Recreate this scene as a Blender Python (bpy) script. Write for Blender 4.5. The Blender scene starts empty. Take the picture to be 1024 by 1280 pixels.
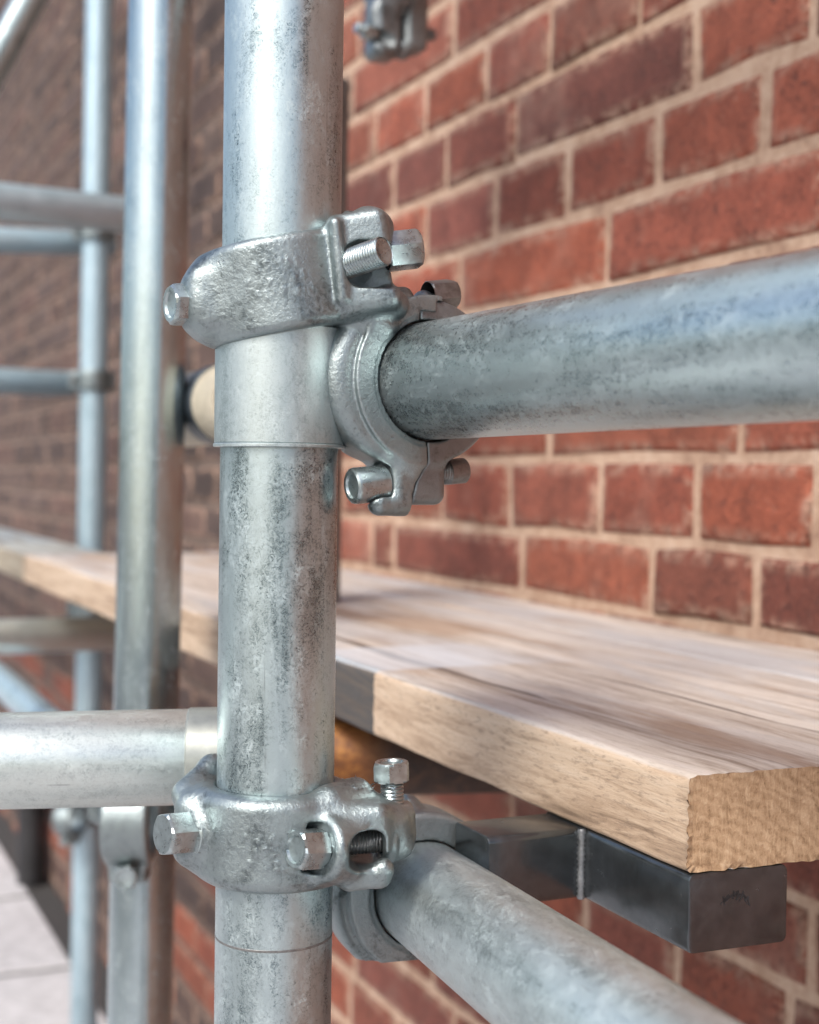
import bpy, bmesh, math, random
import numpy as np
from mathutils import Vector, Matrix, Quaternion

SC = bpy.context.scene
COL = SC.collection
rnd = random.Random(7)

# ------------------------------------------------------------------ camera
CAM_H = 1.05
TH, ROLL, PITCH = math.radians(24.0), math.radians(0.75), math.atan(43 / 1800)
cam_d = bpy.data.cameras.new('camera')
cam = bpy.data.objects.new('camera', cam_d)
COL.objects.link(cam)
SC.camera = cam
f0 = Vector((math.sin(TH), math.cos(TH), 0)); r0 = Vector((math.cos(TH), -math.sin(TH), 0)); u0 = Vector((0, 0, 1))
fw = f0 * math.cos(PITCH) - u0 * math.sin(PITCH)
up1 = u0 * math.cos(PITCH) + f0 * math.sin(PITCH)
ri = r0 * math.cos(ROLL) + up1 * math.sin(ROLL)
up = up1 * math.cos(ROLL) - r0 * math.sin(ROLL)
cam.matrix_world = Matrix(((ri.x, up.x, -fw.x, 0), (ri.y, up.y, -fw.y, 0), (ri.z, up.z, -fw.z, CAM_H), (0, 0, 0, 1)))
cam_d.sensor_fit = 'AUTO'; cam_d.sensor_width = 36.0
cam_d.lens = 36.0 * 1800 / 1280
cam_d.clip_start = 0.02; cam_d.clip_end = 2000
cam_d.dof.use_dof = True
cam_d.dof.focus_distance = 0.575
cam_d.dof.aperture_fstop = 8.8
cam_d.dof.aperture_blades = 9

# ------------------------------------------------------------------ world and sun
SUN_TO = Vector((-0.66, -0.44, 0.84)).normalized()
w = bpy.data.worlds.new('World'); SC.world = w; w.use_nodes = True
nt = w.node_tree; nt.nodes.clear()
sky = nt.nodes.new('ShaderNodeTexSky'); sky.sky_type = 'NISHITA'; sky.sun_disc = False
sky.sun_elevation = math.asin(SUN_TO.z)
sky.sun_rotation = math.atan2(SUN_TO.x, SUN_TO.y)
sky.air_density = 1.0; sky.dust_density = 3.6; sky.ozone_density = 1.0
bg = nt.nodes.new('ShaderNodeBackground'); bg.inputs[1].default_value = 0.125
wo = nt.nodes.new('ShaderNodeOutputWorld')
nt.links.new(sky.outputs[0], bg.inputs[0]); nt.links.new(bg.outputs[0], wo.inputs[0])
sd = bpy.data.lights.new('sun', 'SUN'); sd.energy = 1.5; sd.angle = math.radians(17); sd.color = (1.0, 0.96, 0.90)
so = bpy.data.objects.new('sun', sd); COL.objects.link(so)
so.rotation_euler = (-SUN_TO).to_track_quat('-Z', 'Y').to_euler()
so.location = (-3, -2, 5)
vs = SC.view_settings
vs.view_transform = 'Standard'; vs.look = 'None'; vs.gamma = 1.0; vs.use_curve_mapping = False
vs.exposure = 0.92

# ------------------------------------------------------------------ node helpers
class NT:
    def __init__(s, name):
        s.m = bpy.data.materials.new(name); s.m.use_nodes = True
        s.t = s.m.node_tree; s.t.nodes.clear()
        s.out = s.t.nodes.new('ShaderNodeOutputMaterial')
        s.p = s.t.nodes.new('ShaderNodeBsdfPrincipled')
        s.t.links.new(s.p.outputs[0], s.out.inputs[0])
    def n(s, ty, **kw):
        x = s.t.nodes.new(ty)
        for k, v in kw.items(): setattr(x, k, v)
        return x
    def put(s, sock, v):
        if isinstance(v, bpy.types.NodeSocket): s.t.links.new(v, sock)
        elif v is not None:
            if isinstance(v, (tuple, list)) and sock.type == 'RGBA' and len(v) == 3: v = (*v, 1)
            sock.default_value = v
    def coord(s, kind='Object'):
        return s.n('ShaderNodeTexCoord').outputs[kind]
    def mapv(s, v, scale=(1, 1, 1), loc=(0, 0, 0), rot=(0, 0, 0)):
        x = s.n('ShaderNodeMapping'); s.put(x.inputs[0], v)
        x.inputs[1].default_value = loc; x.inputs[2].default_value = rot; x.inputs[3].default_value = scale
        return x.outputs[0]
    def noise(s, v, scale, detail=4, rough=0.55, dist=0.0):
        x = s.n('ShaderNodeTexNoise'); s.put(x.inputs['Vector'], v)
        x.inputs['Scale'].default_value = scale; x.inputs['Detail'].default_value = detail
        x.inputs['Roughness'].default_value = rough; x.inputs['Distortion'].default_value = dist
        return x.outputs[0]
    def voro(s, v, scale, out='Color', feature='F1', rnd_=1.0):
        x = s.n('ShaderNodeTexVoronoi', feature=feature); s.put(x.inputs['Vector'], v)
        x.inputs['Scale'].default_value = scale; x.inputs['Randomness'].default_value = rnd_
        return x.outputs[out]
    def ramp(s, v, stops, interp='LINEAR'):
        x = s.n('ShaderNodeValToRGB'); s.put(x.inputs[0], v); cr = x.color_ramp; cr.interpolation = interp
        while len(cr.elements) < len(stops): cr.elements.new(0.5)
        for e, (p, c) in zip(cr.elements, stops):
            e.position = p; e.color = (c, c, c, 1) if isinstance(c, (int, float)) else (*c, 1)
        return x.outputs[0]
    def math(s, op, a, b=None, clamp=False):
        x = s.n('ShaderNodeMath', operation=op, use_clamp=clamp); s.put(x.inputs[0], a)
        if b is not None: s.put(x.inputs[1], b)
        return x.outputs[0]
    def mix(s, f, a, b, mode='MIX'):
        x = s.n('ShaderNodeMix', data_type='RGBA', blend_type=mode)
        s.put(x.inputs[0], f); s.put(x.inputs[6], a); s.put(x.inputs[7], b)
        return x.outputs[2]
    def sep(s, v):
        x = s.n('ShaderNodeSeparateXYZ'); s.put(x.inputs[0], v); return x.outputs
    def vadd(s, a, b):
        x = s.n('ShaderNodeVectorMath', operation='ADD'); s.put(x.inputs[0], a); s.put(x.inputs[1], b); return x.outputs[0]
    def bump(s, h, strength, dist=0.001, normal=None):
        x = s.n('ShaderNodeBump'); x.inputs['Strength'].default_value = strength
        x.inputs['Distance'].default_value = dist; s.put(x.inputs['Height'], h)
        if normal is not None: s.put(x.inputs['Normal'], normal)
        return x.outputs[0]
    def set(s, **kw):
        for k, v in kw.items(): s.put(s.p.inputs[k.replace('_', ' ')], v)
        return s.m

def rnd_offset(k):
    o = k.n('ShaderNodeObjectInfo').outputs['Random']
    x = k.n('ShaderNodeCombineXYZ')
    k.put(x.inputs[0], k.math('MULTIPLY', o, 13.7)); k.put(x.inputs[1], k.math('MULTIPLY', o, 7.3)); k.put(x.inputs[2], k.math('MULTIPLY', o, 3.1))
    return x.outputs[0]

def mat_zinc(name, dark=(0.115, 0.150, 0.160), mid=(0.26, 0.325, 0.338), light=(0.44, 0.525, 0.54), metallic=0.86, rough=(0.24, 0.37),
             mottle=1.0, amount=0.4, grime=0.25, clouds=0.30):
    """weathered galvanising: fine crystalline speckle, lengthwise streaks, scratches, oxide bloom and thin grey grime"""
    k = NT(name)
    c = k.vadd(k.coord('Object'), rnd_offset(k))
    streak = k.noise(k.mapv(c, (1, 1, 0.10)), 95, 6, 0.66, 0.5)
    cloud = k.noise(k.mapv(c, (1, 1, 0.6)), 30, 6, 0.66, 1.0)
    fine = k.noise(c, 520 * mottle, 5, 0.78, 1.9)
    mid_ = k.noise(c, 150 * mottle, 5, 0.72, 1.6)
    a = k.math('ADD', k.math('MULTIPLY', cloud, clouds), k.math('MULTIPLY', streak, 0.28))
    a = k.math('ADD', a, k.math('MULTIPLY', fine, 0.36))
    a = k.math('ADD', a, k.math('MULTIPLY', mid_, 0.42 - clouds))
    col = k.ramp(a, [(0.42, dark), (0.48, mid), (0.535, light), (0.70, tuple(min(1, x * 1.1) for x in light))])
    # oxide bloom: fine, rough, less metallic
    blo = k.math('MULTIPLY', k.ramp(k.noise(k.mapv(c, (1, 1, 0.5)), 85, 8, 0.78, 1.0), [(0.48, 0.0), (0.64, 1.0)]), k.ramp(fine, [(0.44, 0.0), (0.58, 1.0)]))
    col = k.mix(k.math('MULTIPLY', blo, amount), col, (0.56, 0.655, 0.67))
    gr = k.ramp(k.noise(k.mapv(c, (1, 1, 0.12), (3, 1, 2)), 60, 7, 0.7, 0.9), [(0.54, 0.0), (0.70, 1.0)])
    gr = k.math('MULTIPLY', gr, k.ramp(fine, [(0.42, 1.0), (0.56, 0.1)]))
    col = k.mix(k.math('MULTIPLY', gr, grime), col, (0.10, 0.11, 0.12))
    # thin lengthwise scratches
    sc = k.ramp(k.noise(k.mapv(c, (1, 1, 0.02), (1, 5, 0)), 420, 2, 0.5, 0.0), [(0.285, 1), (0.31, 0)])
    col = k.mix(k.math('MULTIPLY', k.math('MULTIPLY', sc, k.ramp(cloud, [(0.5, 0), (0.6, 1)])), 0.4), col, (0.14, 0.15, 0.16))
    ro = k.ramp(a, [(0.42, rough[0]), (0.60, rough[1])])
    ro = k.math('ADD', ro, k.math('MULTIPLY', blo, 0.12))
    met = k.math('SUBTRACT', metallic, k.math('MULTIPLY', blo, 0.35))
    b = k.bump(k.math('ADD', k.math('MULTIPLY', fine, 0.5), k.math('MULTIPLY', mid_, 0.7)), 0.20, 0.0006)
    return k.set(Base_Color=col, Metallic=met, Roughness=ro, Normal=b)

def mat_cast(name, base=(0.31, 0.365, 0.375), dark=(0.11, 0.135, 0.142), rough=(0.30, 0.45), bump=0.45, metallic=0.85):
    k = NT(name)
    c = k.coord('Object')
    cloud = k.noise(c, 45, 5, 0.6, 0.5)
    fine = k.noise(c, 620, 3, 0.65, 0.3)
    pit = k.noise(c, 520, 5, 0.68, 0.6)
    pores = k.ramp(k.noise(c, 420, 2, 0.5, 0.2), [(0.22, 0.0), (0.31, 1.0)])
    a = k.math('ADD', k.math('MULTIPLY', cloud, 0.65), k.math('MULTIPLY', pit, 0.35))
    col = k.ramp(a, [(0.36, dark), (0.47, tuple(x * 0.86 for x in base)), (0.60, base), (0.74, tuple(min(1, x * 1.2) for x in base))])
    col = k.mix(k.math('MULTIPLY', k.math('SUBTRACT', 1.0, pores), 0.6), col, (0.13, 0.13, 0.13))
    ro = k.ramp(a, [(0.38, rough[0]), (0.65, rough[1])])
    h = k.math('ADD', k.math('MULTIPLY', fine, 0.5), k.math('ADD', k.math('MULTIPLY', pit, 0.7), k.math('MULTIPLY', pores, 0.2)))
    return k.set(Base_Color=col, Metallic=metallic, Roughness=ro, Normal=k.bump(h, bump, 0.0009))

def mat_plainmetal(name, col, metallic=0.8, rough=0.4, var=0.35, bump=0.15, scale=120):
    k = NT(name); c = k.coord('Object')
    n1 = k.noise(c, scale, 5, 0.65, 0.4); n2 = k.noise(c, scale * 0.22, 4, 0.6, 0.5)
    a = k.math('ADD', k.math('MULTIPLY', n1, 0.5), k.math('MULTIPLY', n2, 0.5))
    cc = k.ramp(a, [(0.35, tuple(x * (1 - var) for x in col)), (0.52, col), (0.68, tuple(min(1, x * (1 + var)) for x in col))])
    return k.set(Base_Color=cc, Metallic=metallic, Roughness=k.ramp(a, [(0.35, rough * 0.75), (0.65, min(1, rough * 1.3))]), Normal=k.bump(n1, bump, 0.0006))

def mat_wood(name, grey=0.5, bands=False, tone=(1, 1, 1)):
    """sawn softwood board, long along local Y, local origin at its near front top corner"""
    k = NT(name); c = k.coord('Object'); x, y, z = k.sep(c)[:3]
    nrm = k.sep(k.coord('Normal'))
    off = k.vadd(c, rnd_offset(k))
    warp = k.noise(k.mapv(off, (6, 1.2, 6)), 1.2, 3, 0.5)
    comb = k.n('ShaderNodeCombineXYZ'); k.put(comb.inputs[0], k.math('MULTIPLY', warp, 0.05)); k.put(comb.inputs[2], k.math('MULTIPLY', warp, 0.05))
    g = k.vadd(off, comb.outputs[0])
    long1 = k.noise(k.mapv(g, (1, 0.07, 1)), 230, 6, 0.72, 0.5)
    long2 = k.noise(k.mapv(g, (1, 0.05, 1)), 48, 5, 0.6, 0.6)
    long3 = k.noise(k.mapv(g, (1, 0.16, 1)), 14, 4, 0.55, 0.9)
    fibre = k.noise(k.mapv(g, (1, 0.16, 1)), 640, 4, 0.75, 0.4)
    saw = k.noise(k.mapv(off, (0.3, 1, 0.3)), 500, 2, 0.5, 0.3)
    side = k.ramp(k.math('ADD', k.math('MULTIPLY', long1, 0.55), k.math('MULTIPLY', long2, 0.5)),
                  [(0.36, (0.17, 0.115, 0.075)), (0.46, (0.35, 0.25, 0.17)), (0.55, (0.49, 0.37, 0.265)), (0.72, (0.59, 0.48, 0.37))])
    top = k.ramp(k.math('ADD', k.math('MULTIPLY', long1, 0.40), k.math('MULTIPLY', long2, 0.62)),
                 [(0.37, (0.23, 0.175, 0.135)), (0.46, (0.40, 0.335, 0.28)), (0.54, (0.53, 0.47, 0.41)), (0.7, (0.60, 0.55, 0.505))])
    # wide weathering: brown heartwood streaks and silver grey patches
    top = k.mix(k.math('MULTIPLY', k.ramp(long3, [(0.52, 0), (0.63, 1)]), 0.62), top, (0.30, 0.185, 0.11), 'MIX')
    gpatch = k.ramp(k.noise(k.mapv(off, (1.0, 0.14, 1)), 17, 4, 0.6, 0.5), [(0.47, 0), (0.58, 1)])
    top = k.mix(k.math('MULTIPLY', gpatch, grey), top, (0.42, 0.42, 0.43))
    # long drying checks
    chk = k.math('MULTIPLY', k.ramp(k.noise(k.mapv(g, (1, 0.022, 1), (2, 0.1, 0)), 60, 3, 0.45, 0.15), [(0.30, 1), (0.335, 0)]), 0.85)
    top = k.mix(chk, top, (0.085, 0.055, 0.04))
    fleck = k.ramp(fibre, [(0.36, 1), (0.46, 0)])
    side = k.mix(k.math('MULTIPLY', fleck, 0.45), side, (0.13, 0.09, 0.065))
    top = k.mix(k.math('MULTIPLY', fleck, 0.25), top, (0.20, 0.145, 0.11))
    upf = k.ramp(nrm[2], [(0.55, 0), (0.8, 1)])
    col = k.mix(upf, side, top)
    # fresh saw-cut end grain: rings round a pith beyond the board's foot
    rx = k.math('MULTIPLY', k.math('SUBTRACT', x, -0.055), 1.0); rz = k.math('ADD', z, 0.16)
    rad = k.math('SQRT', k.math('ADD', k.math('MULTIPLY', rx, rx), k.math('MULTIPLY', rz, rz)))
    rad = k.math('ADD', rad, k.math('MULTIPLY', k.noise(off, 55, 6, 0.7), 0.022))
    ring = k.math('SINE', k.math('MULTIPLY', rad, 1250.0))
    eg = k.noise(off, 420, 7, 0.8, 1.6)
    diag = k.noise(k.mapv(off, (1, 1, 0.22), (0, 0, 0), (0, 0.85, 0)), 260, 6, 0.78, 1.4)
    e = k.math('ADD', k.math('ADD', k.math('MULTIPLY', eg, 0.36), k.math('MULTIPLY', diag, 0.6)), k.math('MULTIPLY', ring, 0.045))
    endc = k.ramp(e, [(0.30, (0.16, 0.095, 0.05)), (0.43, (0.34, 0.22, 0.125)), (0.54, (0.45, 0.31, 0.19)), (0.68, (0.57, 0.44, 0.30))])
    endf = k.ramp(k.math('ABSOLUTE', nrm[1]), [(0.75, 0), (0.9, 1)])
    col = k.mix(endf, col, endc)
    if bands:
        # grey band round the board: dark on the side, pale on top
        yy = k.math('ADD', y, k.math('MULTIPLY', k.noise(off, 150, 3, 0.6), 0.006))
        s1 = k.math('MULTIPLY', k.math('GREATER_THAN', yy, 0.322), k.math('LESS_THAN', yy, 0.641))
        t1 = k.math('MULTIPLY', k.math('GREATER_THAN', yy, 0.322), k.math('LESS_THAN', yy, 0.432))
        band_grain = k.ramp(long1, [(0.34, 0.80), (0.55, 0.98)])
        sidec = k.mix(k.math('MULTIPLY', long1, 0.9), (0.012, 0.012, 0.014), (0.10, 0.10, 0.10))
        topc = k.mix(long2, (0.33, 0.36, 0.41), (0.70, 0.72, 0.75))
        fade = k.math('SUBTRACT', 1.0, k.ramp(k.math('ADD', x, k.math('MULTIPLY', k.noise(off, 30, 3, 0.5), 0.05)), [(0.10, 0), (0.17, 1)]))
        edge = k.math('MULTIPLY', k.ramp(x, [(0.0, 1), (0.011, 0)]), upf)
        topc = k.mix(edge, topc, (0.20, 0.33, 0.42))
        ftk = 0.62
        fs = k.math('MULTIPLY', k.math('MULTIPLY', s1, band_grain), k.math('SUBTRACT', 1.0, upf))
        ft = k.math('MULTIPLY', k.math('MULTIPLY', k.math('MULTIPLY', t1, fade), upf), band_grain)
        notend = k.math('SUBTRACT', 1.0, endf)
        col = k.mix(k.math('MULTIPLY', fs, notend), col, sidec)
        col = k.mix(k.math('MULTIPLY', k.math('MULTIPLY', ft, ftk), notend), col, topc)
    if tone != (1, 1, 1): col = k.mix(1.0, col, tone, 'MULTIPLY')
    hh = k.math('ADD', k.math('ADD', k.math('MULTIPLY', long1, 0.7), k.math('MULTIPLY', fibre, 0.45)), k.math('MULTIPLY', k.math('ADD', saw, k.math('MULTIPLY', chk, -2.0)), 0.3))
    hh = k.mix(endf, hh, k.math('MULTIPLY', e, 1.6))
    return k.set(Base_Color=col, Roughness=0.78, Normal=k.bump(hh, 0.55, 0.0012))

def mat_brick(name, per_object):
    k = NT(name); pos = k.n('ShaderNodeNewGeometry').outputs['Position']
    if per_object:
        oi = k.n('ShaderNodeObjectInfo'); tone = oi.outputs['Color']
        p = k.vadd(pos, rnd_offset(k))
    else:
        at = k.n('ShaderNodeAttribute', attribute_name='tone'); tone = at.outputs['Color']; p = pos
    ed = k.n('ShaderNodeAttribute', attribute_name='edge').outputs['Fac']
    n1 = k.noise(p, 26, 6, 0.65, 0.6); n2 = k.noise(p, 150, 5, 0.7, 0.5); n3 = k.noise(p, 520, 3, 0.7, 0.3)
    vert = k.noise(k.mapv(p, (1, 1, 0.25)), 60, 4, 0.6, 0.4)
    v = k.math('ADD', k.math('ADD', k.math('MULTIPLY', n1, 0.40), k.math('MULTIPLY', n2, 0.50)), k.math('MULTIPLY', vert, 0.12))
    sh = k.ramp(v, [(0.34, 0.35), (0.45, 0.76), (0.55, 1.10), (0.68, 1.5)])
    col = k.mix(1.0, tone, sh, 'MULTIPLY')
    spk = k.ramp(k.noise(p, 150, 5, 0.72, 0.8), [(0.55, 0), (0.64, 1)])
    col = k.mix(k.math('MULTIPLY', spk, 0.62), col, (0.06, 0.036, 0.034))
    spl = k.ramp(k.noise(k.mapv(p, (1, 1, 1), (4, 2, 1)), 170, 5, 0.72, 0.6), [(0.61, 0), (0.70, 1)])
    col = k.mix(k.math('MULTIPLY', spl, 0.45), col, (0.46, 0.30, 0.23))
    # smears of mortar over worn arrises
    sm = k.math('MULTIPLY', ed, k.ramp(k.noise(p, 42, 6, 0.75, 0.8), [(0.45, 0), (0.58, 1)]))
    col = k.mix(k.math('MULTIPLY', sm, 0.8), col, (0.46, 0.30, 0.22))
    haze_ = k.ramp(k.noise(p, 9, 3, 0.6), [(0.55, 0), (0.72, 0.22)])
    col = k.mix(haze_, col, (0.48, 0.34, 0.27))
    h = k.math('ADD', k.math('MULTIPLY', n2, 0.8), k.math('ADD', k.math('MULTIPLY', n3, 0.4), k.math('MULTIPLY', spk, -0.5)))
    h = k.math('ADD', h, k.math('MULTIPLY', n1, 1.2))
    return k.set(Base_Color=col, Roughness=0.86, Normal=k.bump(h, 0.9, 0.0035))

def mat_mortar(name):
    k = NT(name); p = k.n('ShaderNodeNewGeometry').outputs['Position']
    n1 = k.noise(p, 18, 5, 0.6, 0.3); n2 = k.noise(p, 380, 4, 0.75, 0.2); n3 = k.noise(p, 110, 4, 0.65, 0.3)
    v = k.math('ADD', k.math('MULTIPLY', n1, 0.5), k.math('ADD', k.math('MULTIPLY', n3, 0.3), k.math('MULTIPLY', n2, 0.22)))
    col = k.ramp(v, [(0.36, (0.27, 0.155, 0.112)), (0.46, (0.43, 0.285, 0.20)), (0.55, (0.53, 0.375, 0.275)), (0.70, (0.62, 0.49, 0.39))])
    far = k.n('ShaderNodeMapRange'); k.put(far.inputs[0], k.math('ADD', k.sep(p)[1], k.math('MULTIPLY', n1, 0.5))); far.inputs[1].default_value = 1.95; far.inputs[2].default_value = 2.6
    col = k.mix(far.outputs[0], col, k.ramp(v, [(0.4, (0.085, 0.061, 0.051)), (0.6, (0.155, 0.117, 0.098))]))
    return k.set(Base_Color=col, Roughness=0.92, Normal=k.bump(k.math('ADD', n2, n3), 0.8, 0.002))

def mat_stone(name, col, scale=30):
    k = NT(name); p = k.vadd(k.coord('Object'), rnd_offset(k))
    a = k.math('ADD', k.math('MULTIPLY', k.noise(p, scale, 6, 0.65), 0.6), k.math('MULTIPLY', k.noise(p, scale * 9, 4, 0.7), 0.4))
    cc = k.ramp(a, [(0.35, tuple(x * 0.65 for x in col)), (0.52, col), (0.7, tuple(min(1, x * 1.25) for x in col))])
    return k.set(Base_Color=cc, Roughness=0.85, Normal=k.bump(a, 0.4, 0.003))

def mat_rust(name):
    k = NT(name); c = k.coord('Object'); z = k.sep(c)[2]
    n = k.noise(c, 70, 6, 0.7, 0.8)
    old = k.ramp(n, [(0.35, (0.018, 0.012, 0.010)), (0.55, (0.05, 0.028, 0.018)), (0.7, (0.10, 0.05, 0.028))])  # rust beyond the orange end, with the boards' shade put into its colour
    fresh = k.ramp(n, [(0.38, (0.10, 0.035, 0.010)), (0.5, (0.17, 0.062, 0.014)), (0.66, (0.36, 0.16, 0.035))])
    f_ = k.ramp(k.math('ADD', z, k.math('MULTIPLY', n, 0.05)), [(0.135, 1), (0.16, 0)])
    return k.set(Base_Color=k.mix(f_, old, fresh), Metallic=0.15, Roughness=0.6, Normal=k.bump(n, 0.4, 0.001))  # old: rust with the boards' shade put into its colour

M = {}
M['zinc'] = mat_zinc('galvanised_tube', grime=0.14)
M['zinc_ledger'] = mat_zinc('galvanised_ledger', dark=(0.17, 0.215, 0.225), mid=(0.33, 0.405, 0.42), light=(0.50, 0.59, 0.605), metallic=0.88, rough=(0.22, 0.33), grime=0.08, clouds=0.16)
M['zinc_slope'] = mat_zinc('galvanised_pale', dark=(0.24, 0.30, 0.31), mid=(0.41, 0.49, 0.505), light=(0.55, 0.635, 0.65), metallic=0.80, rough=(0.30, 0.44), amount=0.5, grime=0.12, clouds=0.22)
M['zinc_left'] = mat_zinc('galvanised_bright', dark=(0.30, 0.365, 0.38), mid=(0.35, 0.425, 0.44), light=(0.41, 0.49, 0.505), metallic=0.92, rough=(0.13, 0.20), amount=0.1, grime=0.15)
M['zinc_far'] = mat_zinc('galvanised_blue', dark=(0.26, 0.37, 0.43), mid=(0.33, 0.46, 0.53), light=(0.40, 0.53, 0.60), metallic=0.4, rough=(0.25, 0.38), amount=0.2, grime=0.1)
M['zinc_warm'] = mat_zinc('galvanised_warm', dark=(0.38, 0.43, 0.42), mid=(0.50, 0.56, 0.545), light=(0.60, 0.66, 0.64), metallic=0.75, rough=(0.28, 0.38), amount=0.25, grime=0.15, clouds=0.18)
M['zinc_dark'] = mat_zinc('weathered_dark_tube', dark=(0.06, 0.055, 0.05), mid=(0.11, 0.10, 0.09), light=(0.17, 0.16, 0.15), metallic=0.4, rough=(0.4, 0.6), amount=0.1)
M['zinc_dull'] = mat_zinc('galvanised_dull', dark=(0.075, 0.10, 0.106), mid=(0.20, 0.25, 0.26), light=(0.36, 0.43, 0.44), grime=0.4)
M['end_paint'] = mat_plainmetal('worn_pale_paint', (0.34, 0.36, 0.335), 0.6, 0.38, 0.25, 0.2, 90)
M['cream'] = mat_plainmetal('cream_paint', (0.40, 0.365, 0.285), 0.0, 0.5, 0.2)
M['dark_ring'] = mat_plainmetal('dark_ring', (0.05, 0.065, 0.08), 0.5, 0.4)
M['sleeve'] = mat_zinc('galvanised_sleeve', dark=(0.31, 0.37, 0.375), mid=(0.36, 0.425, 0.43), light=(0.46, 0.53, 0.535), metallic=0.8, rough=(0.27, 0.38), mottle=1.4, amount=0.2, grime=0.15, clouds=0.2)
M['cast'] = mat_cast('cast_zinc')
M['cast_dark'] = mat_cast('cast_zinc_dull', base=(0.28, 0.31, 0.32), dark=(0.11, 0.12, 0.125), rough=(0.36, 0.55), bump=0.35, metallic=0.85)
M['bolt'] = mat_plainmetal('bolt_zinc', (0.41, 0.475, 0.485), 0.9, 0.30, 0.3, 0.15, 300)
M['bolt_dark'] = mat_plainmetal('bolt_dull', (0.26, 0.26, 0.255), 0.85, 0.42, 0.4, 0.2, 300)
M['steel'] = mat_plainmetal('mill_scale_steel', (0.11, 0.122, 0.13), 0.85, 0.22, 0.3, 0.15, 130)
M['weld'] = mat_plainmetal('weld_bead', (0.24, 0.25, 0.26), 0.8, 0.4, 0.4, 0.6, 500)
M['ink'] = mat_plainmetal('black_marking', (0.02, 0.02, 0.022), 0.0, 0.6, 0.2, 0.0)
M['rust'] = mat_rust('rusty_tube')
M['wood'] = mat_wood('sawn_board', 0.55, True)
M['wood_back'] = mat_wood('sawn_board_grey', 0.75)
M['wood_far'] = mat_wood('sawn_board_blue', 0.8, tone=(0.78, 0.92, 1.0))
M['brick'] = mat_brick('brick', True)
M['brick_far'] = mat_brick('brick_far', False)
M['mortar'] = mat_mortar('mortar')
M['slab'] = mat_stone('paving_stone', (0.52, 0.515, 0.53))
M['grit'] = mat_stone('grit', (0.05, 0.048, 0.047), 60)
M['asphalt'] = mat_stone('asphalt', (0.14, 0.14, 0.142), 40)
M['kerb'] = mat_stone('kerb_stone', (0.36, 0.35, 0.34))
M['iron'] = mat_plainmetal('black_iron', (0.02, 0.02, 0.022), 0.0, 0.45, 0.3, 0.2, 60)

# ------------------------------------------------------------------ object helpers
def tag(o, label=None, cat=None, group=None, kind=None):
    if label: o['label'] = label
    if cat: o['category'] = cat
    if group: o['group'] = group
    if kind: o['kind'] = kind
    return o

def link(name, me, mat, parent=None, loc=None):
    o = bpy.data.objects.new(name, me); COL.objects.link(o)
    if mat is not None and len(me.materials) == 0: me.materials.append(mat)
    if parent is not None: o.parent = parent
    if loc is not None: o.location = loc
    return o

def empty(name, loc, rot=None):
    o = bpy.data.objects.new(name, None); COL.objects.link(o); o.location = loc
    o.empty_display_size = 0.02
    if rot is not None: o.rotation_mode = 'QUATERNION'; o.rotation_quaternion = rot
    return o

def mesh_from(name, V, F, smooth=True):
    me = bpy.data.meshes.new(name); me.from_pydata([tuple(map(float, v)) for v in V], [], F); me.update()
    if smooth: me.polygons.foreach_set('use_smooth', [True] * len(me.polygons))
    return me

def sharp(me, deg=35):
    bm = bmesh.new(); bm.from_mesh(me)
    bmesh.ops.recalc_face_normals(bm, faces=bm.faces)
    lim = math.radians(deg)
    for e in bm.edges:
        if len(e.link_faces) == 2 and e.calc_face_angle(0) > lim: e.smooth = False
    for f_ in bm.faces: f_.smooth = True
    bm.to_mesh(me); bm.free(); return me

def lathe(profile, n=48):
    """profile: list of (r, z) from start to end; revolved about z"""
    V, F = [], []
    for r, z in profile:
        for i in range(n):
            a = 2 * math.pi * i / n
            V.append((r * math.cos(a), r * math.sin(a), z))
    m = len(profile)
    for j in range(m - 1):
        for i in range(n):
            F.append((j * n + i, j * n + (i + 1) % n, (j + 1) * n + (i + 1) % n, (j + 1) * n + i))
    return V, F

def tube_mesh(name, L, r, n=72, wall=0.004):
    ri_ = r - wall; c = 0.0006
    prof = [(ri_, 0.0), (r - c, 0.0), (r, c)]
    k = max(2, int(L / 0.25))
    prof += [(r, c + (L - 2 * c) * i / k) for i in range(1, k)]
    prof += [(r, L - c), (r - c, L), (ri_, L), (ri_, L - 0.06), (ri_, 0.06), (ri_, 0.0)]
    V, F = lathe(prof, n)
    return sharp(mesh_from(name, V, F), 50)

ZAX = Vector((0, 0, 1))
def make_tube(label, P0, P1, r=0.02415, mat='zinc', n=72, group='galvanised scaffold tubes', spin=0.0):
    P0, P1 = Vector(P0), Vector(P1); d = P1 - P0
    o = link('scaffold_tube', tube_mesh('scaffold_tube', d.length, r, n), M[mat], None, P0)
    o.rotation_mode = 'QUATERNION'
    o.rotation_quaternion = ZAX.rotation_difference(d.normalized()) @ Quaternion((0, 0, 1), spin)
    return tag(o, label, 'scaffold tube', group)

def ring_part(name, parent, z0, z1, r0_, r1_, mat, n=64, ch=0.0006):
    V, F = lathe([(r0_, z0), (r1_ - ch, z0), (r1_, z0 + ch), (r1_, z1 - ch), (r1_ - ch, z1), (r0_, z1), (r0_, z0)], n)
    return link(name, sharp(mesh_from(name, V, F), 40), M[mat], parent)

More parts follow.
